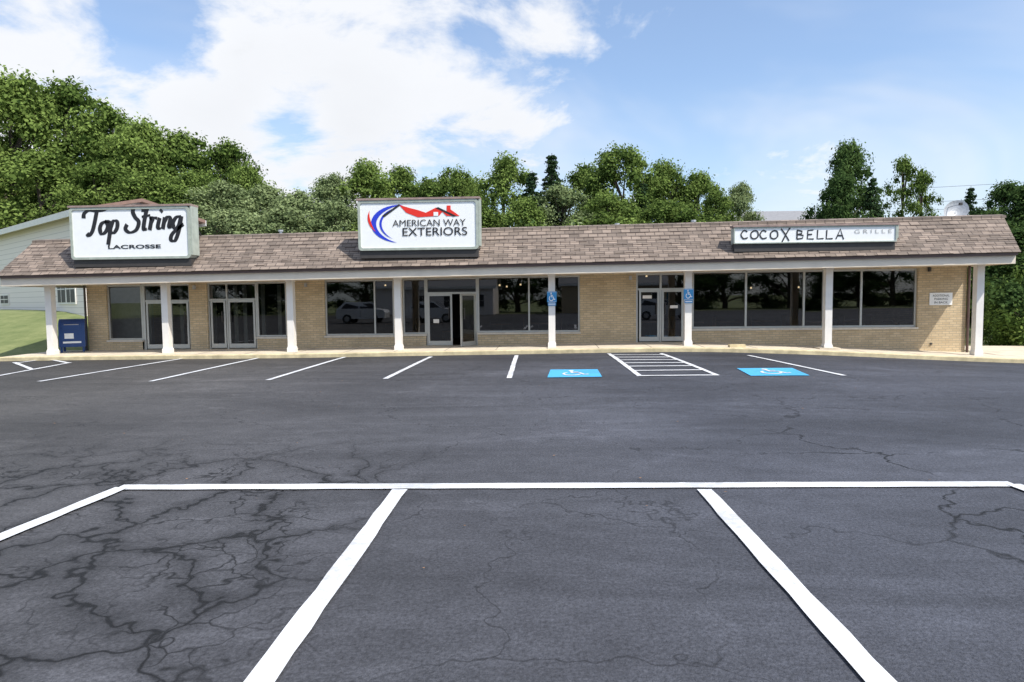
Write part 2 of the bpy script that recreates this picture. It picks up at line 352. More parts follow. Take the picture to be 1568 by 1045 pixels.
for X in(XL,XR): wl.face([(X,WY,zb),(X,32.5,zb),(X,32.5,zt),(X,WY,zt)],M_brick)
wl.face([(XL,32.5,zb),(XR,32.5,zb),(XR,32.5,zt),(XL,32.5,zt)],M_brick)
wl.obj('brick_walls',mall)
# interior
it=MB(); iy=28.0
it.face([(XL+.05,WY+.2,.06),(XR-.05,WY+.2,.06),(XR-.05,iy,.06),(XL+.05,iy,.06)],M_wood)
it.face([(XL,iy,0),(XR,iy,0),(XR,iy,3),(XL,iy,3)],M_int); it.face([(XL+.05,WY+.3,2.72),(XR-.05,WY+.3,2.72),(XR-.05,iy,2.72),(XL+.05,iy,2.72)],M_int)
for x in(ops['B2'][1]+.4,ops['F'][1]+.6): it.box(x,x+.12,WY+.25,iy,0.06,2.7,M_int)
it.box(XL+.3,ops['A1'][1]-.1,WY+.7,WY+.8,.07,2.6,M_intl)
for u in(228,275,325,358,372,400,425): # curtains
    x=XZ(u,470,WY+.8)[0]; it.box(x,x+.13,WY+.8,WY+.84,.1,2.25,M_intl)
for k in range(14):
    x=-6+k*1.35; y=WY+1.2+random.random()*2.5
    if abs(x-ops['E'][0]-.8)<.8: continue
    it.box(x,x+.7,y,y+.7,.78,.82,M_wood); it.tube((x+.35,y+.35,.07),(x+.35,y+.35,.78),.04,.04,M_dark)
    it.box(x+.8,x+1.15,y+.1,y+.5,.5,.54,M_wood); it.box(x+1.12,x+1.15,y+.1,y+.5,.54,1.0,M_wood)
    for q in((.82,.12),(.82,.48),(1.12,.12),(1.12,.48)): it.tube((x+q[0],y+q[1],.07),(x+q[0],y+q[1],.5),.015,.015,M_dark,5)
for (u,v,Y) in[(590,437,25),(765,437,24),(776,439,26),(797,436,25),(1150,441,25),(1223,440,25),(990,423,23),(1340,440,27)]:
    x,z=XZ(u,v,Y); it.tube((x,Y,z-.03),(x,Y,z+.03),.035,.025,M_lamp,8); it.tube((x,Y,z+.03),(x,Y,2.7),.008,.008,M_dark,4)
it.obj('interior',mall)
# frames + glass
fm=MB(); gs=MB(); FY=WY+.07
def bar(x0,x1,z0,z1,y=FY,d=.06,m=None): fm.box(x0,x1,y,y+d,z0,z1,m or M_alu)
def glaze(o,mull=(),transom=None,door=None,fw=.05):
    x0,x1,z0,z1=o[0]+.002,o[1]-.002,o[2]+.002,o[3]-.002
    bar(x0,x0+fw,z0,z1); bar(x1-fw,x1,z0,z1); bar(x0+fw,x1-fw,z1-fw,z1); bar(x0+fw,x1-fw,z0,z0+fw)
    for mxx in mull: bar(mxx-fw/2,mxx+fw/2,z0+fw,z1-fw,FY-.006,.07)
    if transom: bar(x0+fw,x1-fw,transom-fw/2,transom+fw/2,FY-.003,.066)
    edges=[x0]+sorted(mull)+[x1]
    for a,b in zip(edges,edges[1:]):
        t1,t2=random.uniform(-.006,.006),random.uniform(-.004,.004)
        gs.face([(a,FY+.03+t1,z0),(b,FY+.03-t1,z0),(b,FY+.03-t1+t2,z1),(a,FY+.03+t1+t2,z1)],M_glass)
def ux(u): return XZ(u,470,WY)[0]
def vz(u,v): return XZ(u,v,WY)[1]
def leaf_door(x0,x1,z0,z1,y=FY-.02,swing=None,handle='r'):
    d=MB(); w=x1-x0; s=.06
    for(a,b,c,e) in((0,s,0,z1-z0),(w-s,w,0,z1-z0),(s,w-s,0,.14),(s,w-s,z1-z0-s,z1-z0)): d.box(a,b,0,.045,c,e,M_alu)
    d.face([(s,.022,.1),(w-s,.022,.1),(w-s,.022,z1-z0-.05),(s,.022,z1-z0-.05)],M_glass)
    hx=w-.1 if handle=='r' else .1
    d.tube((hx,-.05,.85),(hx,-.05,1.2),.016,.016,M_dark,6); d.tube((hx,-.05,.87),(hx,0,.87),.01,.01,M_dark,5); d.tube((hx,-.05,1.18),(hx,0,1.18),.01,.01,M_dark,5)
    ob=d.obj('glass_door',mall); ob.location=(x0,y,z0)
    if swing is not None:
        for v in ob.data.vertices: v.co.x-=w
        ob.location.x=x1; ob.rotation_euler[2]=swing
    return ob
def doorunit(o,mull,t,fw=.05):
    x0,x1,z0,z1=o[0]+.002,o[1]-.002,o[2]+.002,o[3]-.002
    bar(x0,x0+fw,z0,z1);bar(x1-fw,x1,z0,z1);bar(x0+fw,x1-fw,z1-fw,z1);bar(x0+fw,x1-fw,t-.03,t+.03)
    for q in mull: bar(q-fw/2,q+fw/2,z0,z1-fw,FY-.006,.07)
    gs.face([(x0,FY+.03,t),(x1,FY+.03,t),(x1,FY+.03,z1),(x0,FY+.03,z1)],M_glass)
glaze(ops['A1']); 
o=ops['A2']; t=vz(250,461); doorunit(o,[ux(219),ux(256)],t); leaf_door(ux(222),ux(253),o[2]+.03,t-.03); leaf_door(ux(259),ux(287),o[2]+.03,t-.03)
o=ops['B1']; t=vz(350,459); doorunit(o,[ux(346)],t); leaf_door(ux(321),ux(344),o[2]+.03,t-.03); leaf_door(ux(348),ux(389),o[2]+.03,t-.03,handle='l')
glaze(ops['B2']); glaze(ops['C'],[ux(573)]); glaze(ops['D'])
o=ops['E']; t=vz(690,449); doorunit(o,[],t)
x0,x1,z0,z1=o
leaf_door(x0+.05,ux(692),z0+.01,t-.03); leaf_door(ux(693),x1-.05,z0+.01,t-.03,swing=math.radians(58),handle='l')
glaze(ops['F'],[ux(810),ux(846)])
o=ops['G']; t=vz(1010,443); doorunit(o,[ux(1012)],t,fw=.06); leaf_door(ux(979),ux(1010),o[2]+.03,t-.03); leaf_door(ux(1014),ux(1047),o[2]+.03,t-.03,handle='l')
glaze(ops['H'],[ux(1143),ux(1232),ux(1262),ux(1320)],fw=.06)
for k in('A1','B2','C','D','F','H'):
    o=ops[k]; fm.box(o[0]-.02,o[1]+.02,WY-.05,WY+.05,o[2]-.06,o[2]-.002,M_sill)
fm.obj('window_frames',mall); gs.obj('window_glass',mall)
pb=MB()
x,z=XZ(991,455,FY-.03); pb.box(x-.14,x+.14,FY-.035,FY-.025,z-.05,z+.05,M_white)
for u,v,w,h in((1032,470,.12,.09),(668,492,.09,.12)):
    x,z=XZ(u,v,FY-.03); pb.box(x-w,x+w,FY-.03,FY-.026,z-h/2,z+h/2,M_white)
pb.obj('door_notices',mall)
# soffit, fascia, roof
rf=MB(); EY=19.35; xl,xr=-16.45,13.05; yb=32.9
n=30
for i in range(n):
    a=xl+(xr-xl)*i/n; b=xl+(xr-xl)*(i+1)/n; sa,sb=S(a),S(b)
    rf.face([(a,EY+.02,sa),(a,WY+.1,sa),(b,WY+.1,sb),(b,EY+.02,sb)],M_fascia)
    rf.hexa([(a,EY-.0,sa-.03),(b,EY-.0,sb-.03),(b,EY+.04,sb-.03),(a,EY+.04,sa-.03),(a,EY,sa+.2),(b,EY,sb+.2),(b,EY+.04,sb+.2),(a,EY+.04,sa+.2)],M_fascia)
    rf.hexa([(a,EY-.09,sa+.2),(b,EY-.09,sb+.2),(b,EY+.1,sb+.2),(a,EY+.1,sa+.2),(a,EY-.09,sa+.265),(b,EY-.09,sb+.265),(b,EY+.1,sb+.265),(a,EY+.1,sa+.265)],M_drip)
for X in(xl,xr-.04): rf.hexa([(X,EY+.04,S(X)-.03),(X+.04,EY+.04,S(X)-.03),(X+.04,yb,S(X)-.03),(X,yb,S(X)-.03),(X,EY+.04,S(X)+.26),(X+.04,EY+.04,S(X)+.26),(X+.04,yb,S(X)+.26),(X,yb,S(X)+.26)],M_fascia)
rf.obj('eaves',mall)
TY=20.5
rl=MB(); e0,e1=(xl-.05,EY-.12,S(xl)+.27),(xr+.05,EY-.12,S(xr)+.27); t0,t1=(-16.2,TY,S(-16.2)+1.42),(13.42,TY,S(13.4)+1.42)
g0,g1=(-16.2,31.5,t0[2]),(13.42,31.5,t1[2]); h0,h1=(xl-.05,yb,e0[2]),(xr+.05,yb,e1[2])
rl.face([e0,e1,t1,t0],M_shing); rl.face([t0,t1,g1,g0],M_roofgrey); rl.face([g0,g1,h1,h0],M_shing); rl.face([e0,t0,g0,h0],M_shing); rl.face([e1,h1,g1,t1],M_shing)
nc=9; nrm=Vector((0,-.7,.72)); r2=random.Random(3)
E0,E1,T0,T1=map(Vector,(e0,e1,t0,t1))
for k in range(nc):
    f0,f1=k/nc,(k+1)/nc; n_=98
    for i in range(n_):
        s0,s1=i/n_,(i+1)/n_; l=r2.uniform(.010,.028); dr=r2.uniform(-.012,.004)/1.7
        a=E0.lerp(T0,max(0,f0+dr)).lerp(E1.lerp(T1,max(0,f0+dr)),s0); b=E0.lerp(T0,max(0,f0+dr)).lerp(E1.lerp(T1,max(0,f0+dr)),s1)
        c=E0.lerp(T0,f1).lerp(E1.lerp(T1,f1),s1); d=E0.lerp(T0,f1).lerp(E1.lerp(T1,f1),s0)
        rl.face([a+nrm*l,b+nrm*l,c+nrm*.006,d+nrm*.006],M_shing); rl.face([a+nrm*.003,b+nrm*.003,b+nrm*l,a+nrm*l],M_drip)
rl.hexa([T0+Vector((-.03,-.1,-.07)),T1+Vector((.03,-.1,-.07)),T1+Vector((.03,.1,-.02)),T0+Vector((-.03,.1,-.02)),T0+Vector((-.03,-.1,.0)),T1+Vector((.03,-.1,.0)),T1+Vector((.03,.1,.05)),T0+Vector((-.03,.1,.05))],M_shing)
rl.obj('shingle_roof',mall)
vt=MB()
for u,v in((1062,340),(945,345),(870,349),(430,355)):
    x,z=XZ(u,v,24); vt.tube((x,24,3.6),(x,24,z),.05,.05,M_grey,8); vt.tube((x,24,z),(x,24,z+.06),.09,.09,M_grey,8)
vt.obj('roof_vents',mall)
# columns
cl=MB(); CLY=20.0
for u in(78,255,446,610,845,1053,1267,1497):
    x=XZ(u,480,CLY)[0]; w=.10; zb_=W(x)-.03; zt_=S(x)+.01; f=.122
    cl.box(x-w,x+w,CLY-w,CLY+w,zb_+.2,zt_-.08,M_white)
    cl.box(x-f,x+f,CLY-f,CLY+f,zb_,zb_+.13,M_white)
    cl.hexa([(x-f,CLY-f,zb_+.131),(x+f,CLY-f,zb_+.131),(x+f,CLY+f,zb_+.131),(x-f,CLY+f,zb_+.131),(x-w,CLY-w,zb_+.2),(x+w,CLY-w,zb_+.2),(x+w,CLY+w,zb_+.2),(x-w,CLY+w,zb_+.2)],M_white)
    cl.box(x-w-.015,x+w+.015,CLY-w-.015,CLY+w+.015,zt_-.08,zt_,M_white)
x=XZ(1267,480,CLY)[0]; cl.box(x-.3,x+.3,CLY-.25,CLY+.3,W(x)-.1,W(x)+.05,M_conc)
cl.obj('porch_columns',mall)
dp=MB()
dp.tube((XR+.03,WY-.06,W(XR)),(XR+.03,WY-.06,S(XR)),.04,.04,M_drip,8); dp.tube((XL-.03,WY-.05,.15),(XL-.03,WY-.05,S(XL)),.035,.035,M_dark,8)
x=XZ(1420,480,WY)[0]; dp.tube((x,WY-.05,S(x)-.15),(x,WY-.05,S(x)-.02),.05,.05,M_dark,8)
dp.box(x+.1,x+.16,WY-.03,WY-.002,.15,.21,M_dark)
for u in(300,470,965): x=XZ(u,480,WY)[0]; dp.box(x-.04,x+.04,WY-.08,WY-.003,S(x)-.2,S(x)-.08,M_grey)
x=XZ(1135,532,CY+.4)[0]; dp.box(x-.35,x+.1,CY+.3,CY+.5,W(x)+.001,W(x)+.09,M_curb)
dp.obj('downspouts_and_fixtures',mall)
# ------------------------------------------------------------------ box signs
def rrect(x0,x1,z0,z1,r,n=5):
    P=[]
    for cx,cz,a0 in((x1-r,z0+r,-90),(x1-r,z1-r,0),(x0+r,z1-r,90),(x0+r,z0+r,180)):
        for k in range(n+1):
            a=math.radians(a0+90*k/n); P.append((cx+r*math.cos(a),cz+r*math.sin(a)))
    return P
def boxsign(u0,v0,u1,v1,name='shop_sign',Y=19.32,dep=.42,fr=.07,r=.10,base=True,cap=True):
    e=empty(name); x0,zt_=XZ(u0,v0,Y); x1,_=XZ(u1,v0,Y); um=(u0+u1)/2; zt_=XZ(um,v0,Y)[1]; zb_=XZ(um,v1,Y)[1]
    b=MB(); P=rrect(x0,x1,zb_,zt_,r); Q=rrect(x0+fr,x1-fr,zb_+fr,zt_-fr,r*.8); n=len(P)
    for k in range(n):
        p,q=P[k],P[(k+1)%n]; a,c=Q[k],Q[(k+1)%n]
        b.face([(p[0],Y,p[1]),(q[0],Y,q[1]),(c[0],Y,c[1]),(a[0],Y,a[1])],M_signf)
        b.face([(a[0],Y,a[1]),(c[0],Y,c[1]),(c[0],Y+.03,c[1]),(a[0],Y+.03,a[1])],M_signf)
        b.face([(q[0],Y,q[1]),(p[0],Y,p[1]),(p[0],Y+dep,p[1]),(q[0],Y+dep,q[1])],M_signf)
    b.face([(p[0],Y+.03,p[1]) for p in Q],M_signw); b.face([(p[0],Y+dep,p[1]) for p in P][::-1],M_signf)
    b.obj('cabinet',e)
    c=MB()
    if cap: c.box(x0-.03,x1+.05,Y-.02,Y+dep+.03,zt_+.003,zt_+.06,M_signf2); c.box(x1+.004,x1+.05,Y+.02,Y+dep,zb_+.1,zt_,M_signf)
    if base:
        c.box(x0+.03,x1-.02,Y+.06,Y+dep+.4,zb_-.22,zb_-.004,M_dark)
        for x in(x0+.3,x1-.3): c.tube((x,Y+dep+.1,zt_-.2),(x,20.7,S(x)+1.3),.03,.03,M_dark,6)
    c.obj('cap_and_base',e)
    return e,x0,x1,zb_,zt_,Y+.024
def px(Y): return lambda u,v:(XZ(u,v,Y)[0],Y,XZ(u,v,Y)[1])
# sign 1
e,x0,x1,zb_,zt_,Y=boxsign(105,317,289,397)
LT={'T':([[(-.34,.72),(-.34,.92),(-.1,1.04),(.3,1.0),(.7,1.0),(1.05,1.12)],[(.38,1.0),(.34,.6),(.26,.15),(.08,-.04),(-.04,.06)]],.66),
'o':([[(.35,.52),(.1,.44),(.02,.22),(.15,.0),(.36,.06),(.47,.3),(.35,.52),(.6,.46)]],.55),
'p':([[(.08,.5),(.08,0),(.06,-.5)],[(.08,.2),(.2,.5),(.42,.46),(.46,.2),(.3,.0),(.08,.06)]],.88),
'S':([[(.84,.8),(.78,1.05),(.45,1.12),(.22,.9),(.38,.62),(.64,.38),(.55,.06),(.2,-.04),(-.08,.12),(-.02,.32)]],.86),
't':([[(.16,.95),(.1,.4),(.12,.06),(.3,.06)],[(-.08,.6),(.4,.64)]],.40),
'r':([[(.02,.46),(.1,.5),(.07,.0)],[(.07,.25),(.22,.5),(.42,.48)]],.46),
'i':([[(.1,.5),(.06,.1),(.24,.03)],[(.11,.74),(.18,.84)]],.32),
'n':([[(.08,.5),(.04,0)],[(.05,.25),(.22,.5),(.40,.42),(.38,.1),(.54,.05)]],.58),
'g':([[(.42,.5),(.15,.46),(.0,.22),(.15,.0),(.35,.12),(.42,.5)],[(.44,.5),(.4,-.1),(.25,-.52),(.0,-.47),(.08,-.2),(.62,.15)]],.5)}
tx=MB(); ax,az=XZ(131,360,Y); bx=XZ(277,359,Y)[0]
total=sum(LT[c][1] if c!=' ' else .16 for c in 'Top String'); scx=(bx-ax)/(total+.10); scz=.68
cx=0.12; kk=0
for c in 'Top String':
    if c==' ': cx+=.16; continue
    for st in LT[c][0]:
        kk+=1
        tx.stroke([(x+cx+z*.22,z) for x,z in st],.215,M_black,lambda a,b,yy=Y-.0008*(kk%5):(ax+a*scx,yy,az+b*scz+a*.03),wfun=lambda d:.42+.68*abs(d.y))
    cx+=LT[c][1]
tx.obj('script_lettering',e)
x,z=XZ(206,381,Y); text('LACROSSE','lower_lettering',x,z,Y-.004,.115,1.62,M_black,e,bold=.025)
# sign 2
e,x0,x1,zb_,zt_,Y=boxsign(547,306,732,383,cap=True)
P_=px(Y); lg=MB()
def poly(pts,m,dy=0): lg.face([(lambda p:(p[0],p[1]-dy,p[2]))(P_(u,v)) for u,v in pts][::-1],m)
def crescent(c,r0,r1,a0,a1,m,dy,wmax):
    n=18; O_=[];I_=[]
    for k in range(n+1):
        f=k/n; a=math.radians(a0+(a1-a0)*f); w=wmax*math.sin(math.pi*min(1,max(0.02,f)))
        O_.append((c[0]+r0*math.cos(a),c[1]-r1*math.sin(a))); I_.append((c[0]+(r0-w)*math.cos(a),c[1]-(r1-w)*math.sin(a)))
    for k in range(n): poly([O_[k],O_[k+1],I_[k+1],I_[k]],m,dy)
crescent((612,343),44,29,85,265,M_blue,.002,8); crescent((623,343),42,27,110,240,M_blue,.004,3.5)
crescent((612,334),49,32,160,222,M_red,.006,4)
poly([(611,314),(628,319),(640,322),(652,326),(668,318),(678,324),(672,331),(640,333),(622,326)],M_red,.003); poly([(673,320),(682,325),(690,321),(704,331),(684,331)],M_red,.005)
poly([(667,319),(671,317.5),(699,331),(694,332)],M_black,.007) ; poly([(664,325),(671,325),(671,331),(664,331)],M_signw,.009)
poly([(585,331),(611,313),(613,314.5),(588,333)],M_black,.008); poly([(684,315),(690,315),(690,321),(684,325)],M_red,.004)
lg.obj('logo',e)
x,z=XZ(657,346.5,Y); w=XZ(713,347,Y)[0]-XZ(601,347,Y)[0]; text('AMERICAN WAY','upper_lettering',x,z,Y-.010,.19,w,M_black,e,bold=.0)
x,z=XZ(666,361,Y); w=XZ(716,347,Y)[0]-XZ(617,347,Y)[0]; text('EXTERIORS','lower_lettering',x,z,Y-.010,.235,w,M_black,e,bold=.004)
# sign 3
e,x0,x1,zb_,zt_,Y=boxsign(1124,346.5,1374,372,dep=.3,fr=.03,r=.03,cap=True)
AL={'C':[[(.8,.8),(.4,.95),(.05,.5),(.35,.05),(.85,.15)]],'O':[[(.5,.95),(.1,.7),(.1,.2),(.5,.03),(.9,.3),(.85,.8),(.5,.95)]],'Y':[[(.0,1.15),(.55,.45)],[(1.1,1.35),(.5,.4),(.1,-.35)],[(.5,.5),(.95,-.2)]],
'B':[[(.1,0),(.12,1)],[(.1,1),(.7,.85),(.65,.6),(.15,.52)],[(.15,.52),(.85,.4),(.75,.08),(.1,.0)]],'E':[[(.8,1),(.15,.95),(.1,.03),(.85,.0)],[(.12,.5),(.65,.52)]],'L':[[(.15,1),(.1,.03),(.85,.05)]],'A':[[(.0,0),(.5,1.1),(.9,-.05)],[(.2,.4),(.75,.38)]]}
a3=MB(); us=[1134,1149,1163,1179,1196,1219,1235,1250,1264,1280]
for c,u in zip('COCOYBELLA',us):
    X,Z=XZ(u,366.5,Y); 
    for st in AL[c]: a3.stroke(st,.15,M_black,lambda a,b,yy=Y-.002-random.random()*.004:(X+a*.235,yy,Z+b*.255),smooth=c in'CO')
a3.obj('hand_lettering',e)
x,z=XZ(1337,357.5,Y); text('G R I L L E','small_lettering',x,z,Y-.003,.11,1.02,M_greyt,e)
# parking-in-back sign
e=empty('wall_sign'); x,z=XZ(1441,458,WY-.03); s=MB(); s.box(x-.34,x+.34,WY-.03,WY-.004,z-.19,z+.19,M_signw); s.obj('panel',e,bevel=.006)
for i,t in enumerate(('ADDITIONAL','PARKING','IN BACK')): text(t,'lettering',x,z+.07-.105*i,WY-.034,.065,.5 if i==0 else .4,M_black,e,bold=.0)
# accessible signs on columns
for u,v in((845,458),(1053,454)):
    x,_=XZ(u,v,CLY); z=XZ(u,v,CLY-.14)[1]; e=empty('accessible_parking_sign'); s=MB(); y=CLY-.125
    s.box(x-.14,x+.14,y-.012,y,z-.1,z+.22,M_hblue); s.box(x-.12,x+.12,y-.012,y,z-.2,z-.115,M_hblue)
    wheelchair(s,M_signw,lambda a,b:(x-.11+a*.22,y-.016,z-.07+b*.26),.12)
    for q in[(-.12,.12,.2,.208),(-.12,.12,-.09,-.082)]: s.box(x+q[0],x+q[1],y-.016,y-.0125,z+q[2],z+q[3],M_signw)
    s.box(x-.1,x+.1,y-.016,y-.0125,z-.17,z-.14,M_signw); s.box(x-.02,x+.02,y,y+.03,z-.1,z+.1,M_grey); s.obj('panel',e)
# ------------------------------------------------------------------ mailbox
e=empty('mailbox'); s=MB(); prof=[(-.32,.18),(.32,.18),(.32,.82)]+[(.32*math.cos(a),.82+.26*math.sin(a)) for a in np.linspace(.15,math.pi-.15,10)]+[(-.32,.82)]
for k in range(len(prof)):
    p,q=prof[k],prof[(k+1)%len(prof)]; s.face([(-.36,p[0],p[1]),(-.36,q[0],q[1]),(.36,q[0],q[1]),(.36,p[0],p[1])],M_mail)
s.face([(-.36,p[0],p[1]) for p in prof][::-1],M_mail); s.face([(.36,p[0],p[1]) for p in prof],M_mail)
for a in(-.3,.3):
    for b in(-.26,.26): s.box(a-.03,a+.03,b-.03,b+.03,0,.2,M_mail)
s.box(-.25,.25,-.345,-.322,.72,.92,M_mail); s.box(-.2,.05,-.33,-.322,.45,.62,M_signw); s.box(-.25,.25,-.327,-.322,.3,.36,M_signw); s.tube((-.2,-.36,.9),(.2,-.36,.9),.012,.012,M_grey,6)
ob=s.obj('body',e,bevel=.01); x=XZ(113,520,20.9)[0]; e.location=(x,20.9,W(x)+.005); e.rotation_euler[2]=math.radians(28)
# ------------------------------------------------------------------ satellite dish
e=empty('satellite_dish'); s=MB(); x,z=XZ(1462,326,22.5); c=Vector((x,22.5,z)); ax_=Vector((-.15,-.75,.35)).normalized(); u_=ax_.orthogonal().normalized(); w_=ax_.cross(u_); R=.42
rings=[[c+ax_*(.13*(k/5)**2)+(u_*math.cos(t)*1.0+w_*math.sin(t)*.8)*(R*k/5) for t in np.linspace(0,2*math.pi,20,endpoint=False)] for k in range(0,6)]
for k in range(5):
    for i in range(20): s.face([rings[k][i],rings[k][(i+1)%20],rings[k+1][(i+1)%20],rings[k+1][i]],M_grey)
s.tube(c,(x,22.7,3.6),.03,.03,M_grey,8); s.tube(c-w_*R*.7,c+ax_*.5,.015,.015,M_grey,6); s.box(x-.04+ax_.x*.5,x+.04+ax_.x*.5,22.5+ax_.y*.5-.04,22.5+ax_.y*.5+.04,z+ax_.z*.5-.03,z+ax_.z*.5+.05,M_dark)
s.obj('dish',e,smooth=False)
# ------------------------------------------------------------------ houses
def house(name,org,ang,Lx,Dy,zb,ze,rise,wallm,roofm,wins=(),ov=.4):
    e=empty(name); e.location=(*org,0); e.rotation_euler[2]=ang; s=MB()
    for P in([(0,0),(Lx,0)],[(Lx,0),(Lx,Dy)],[(Lx,Dy),(0,Dy)],[(0,Dy),(0,0)]):
        (a,b),(c,d)=P; s.face([(a,b,zb),(c,d,zb),(c,d,ze),(a,b,ze)],wallm)
    for X in(0,Lx): s.face([(X,0,ze),(X,Dy,ze),(X,Dy/2,ze+rise)],wallm)
    s.obj('walls',e); r=MB(); k=rise/(Dy/2)
    for sgn in(0,1):
        y0=-ov if not sgn else Dy+ov; z0=ze-ov*k
        P=[(-ov,y0,z0),(Lx+ov,y0,z0),(Lx+ov,Dy/2,ze+rise),(-ov,Dy/2,ze+rise)]
        r.hexa([*P,*[(a,b,c+.14) for a,b,c in P]],roofm)
        r.box(-ov,Lx+ov,y0-.03 if not sgn else y0+.002,y0-.002 if not sgn else y0+.03,z0-.14,z0+.12,M_white)
    r.obj('roof',e); w=MB()
    for(a,b,c,d) in wins:
        w.box(a-.08,b+.08,-.05,-.003,c-.08,d+.08,M_white); w.box(a,b,-.06,-.052,c,d,M_black); w.box((a+b)/2-.02,(a+b)/2+.02,-.07,-.062,c,d,M_white); w.box(a,b,-.07,-.062,(c+d)/2-.02,(c+d)/2+.02,M_white)
    w.obj('windows',e); return e
d1=ray(128,458); P1=Vector((d1.x,d1.y))*27.5; d0=ray(0,458); P0=Vector((d0.x,d0.y))*36
dd=(P1-P0); Lw=dd.length; ang=math.atan2(dd.y,dd.x); O_=P0-dd.normalized()*6
M_broof=simple('brown_roof',(.24,.15,.12),.8)
house('siding_house',O_,ang,Lw+6.0,4.6,.5,5.45,.6,M_siding,M_broof,[(6.4,7.8,1.75,2.15),(16.0,17.0,1.75,2.9),(17.2,18.2,1.75,2.9)])
x,_=XZ(1135,400,52); house('grey_house',(x,52),.03,6.6,8,.5,7.3,1.2,M_siding,M_roofgrey,[(1,2,4,5.5),(4,5,4,5.5)])
house('siding_house',(-6,-30),math.pi,12,8,-.2,3.2,2.2,M_siding,M_roofgrey,[(1,2.2,.9,2.2),(4,5.2,.9,2.2),(8,9.2,.9,2.2)])
house('brick_house',(14,-33),math.pi,13,8,-.2,3.4,2.2,M_brick,M_roofgrey,[(1,2.2,.9,2.2),(5,6.2,.9,2.2),(9,10.2,.9,2.2)])
# ------------------------------------------------------------------ cars across the lot (seen mirrored in the windows)
def car(loc,rot):
    e=empty('parked_car'); s=MB()
    prof=[(-2.2,.35),(2.2,.35),(2.25,.75),(2.1,.95),(1.15,1.05),(.45,1.55),(-1.6,1.6),(-2.15,1.05),(-2.25,.7)]
    wd=lambda z:.9 if z<1.06 else .68
    n=len(prof)
    for k in range(n):
        p,q=prof[k],prof[(k+1)%n]; m=M_black if k in(4,6) else M_carw
        s.face([(p[0],-wd(p[1]),p[1]),(q[0],-wd(q[1]),q[1]),(q[0],wd(q[1]),q[1]),(p[0],wd(p[1]),p[1])],m)
    for sg in(-1,1):
        s.face([(p[0],sg*.9,p[1]) for p in prof if p[1]<1.06],M_carw)
        s.face([(1.15,sg*.9,1.05),(.45,sg*.68,1.55),(-1.6,sg*.68,1.6),(-2.15,sg*.9,1.05)],M_carw)
        s.face([(.95,sg*.885,1.1),(.42,sg*.72,1.48),(-.45,sg*.72,1.48),(-.45,sg*.885,1.1)],M_black); s.face([(-.55,sg*.885,1.1),(-.55,sg*.72,1.48),(-1.5,sg*.72,1.5),(-1.85,sg*.885,1.1)],M_black)
        for x in(-1.4,1.4): s.tube((x,sg*.7,.34),(x,sg*.92,.34),.34,.34,M_rubber,18); s.tube((x,sg*.9,.34),(x,sg*.93,.34),.2,.2,M_grey,12)
    s.obj('body',e); e.location=loc; e.rotation_euler[2]=rot
car((-13.6,-6.5,0),0); car((-8.8,-7.5,0),.05); car((9,-9,0),.1)
# ------------------------------------------------------------------ trees
def leafmesh(name,centers,radii,nper,size,flat,mat_l,trunk=None,seed=0,core=.12):
    r=np.random.default_rng(seed); V=[];T_=[]
    for c,R in zip(centers,radii):
        n=int(nper*(R**2)); d=r.normal(size=(n,3)); d/=np.linalg.norm(d,axis=1)[:,None]
        rad=R*np.clip(r.normal(.84,.2,n),.15,1.4); nco=int(n*core); rad[:nco]=R*r.uniform(.1,.6,nco)
        p=np.array(c)+d*rad[:,None]*np.array([1,1,flat])
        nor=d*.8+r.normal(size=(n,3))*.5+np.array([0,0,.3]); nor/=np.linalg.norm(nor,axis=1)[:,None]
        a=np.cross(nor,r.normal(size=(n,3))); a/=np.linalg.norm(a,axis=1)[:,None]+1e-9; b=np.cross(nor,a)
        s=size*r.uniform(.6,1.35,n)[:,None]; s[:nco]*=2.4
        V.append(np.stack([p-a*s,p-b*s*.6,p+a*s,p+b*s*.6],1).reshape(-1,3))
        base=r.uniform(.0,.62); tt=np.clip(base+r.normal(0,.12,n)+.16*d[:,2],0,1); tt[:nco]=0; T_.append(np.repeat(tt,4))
    V=np.concatenate(V); T_=np.concatenate(T_); nl=len(V)//4
    tv=trunk.v if trunk else []; tf=trunk.f if trunk else []
    allv=np.concatenate([V,np.array(tv).reshape(-1,3)]) if tv else V
    faces=np.arange(nl*4).reshape(-1,4).tolist()+[tuple(i+nl*4 for i in f) for f in tf]
    me=bpy.data.meshes.new(name); me.from_pydata(allv.tolist(),[],faces); me.materials.append(mat_l); me.materials.append(M_bark)
    me.polygons.foreach_set('material_index',[0]*nl+[1]*len(tf))
    at=me.attributes.new('tint','FLOAT','POINT'); at.data.foreach_set('value',np.concatenate([T_,np.zeros(len(allv)-len(T_))]).astype(np.float32))
    me.update(); return me
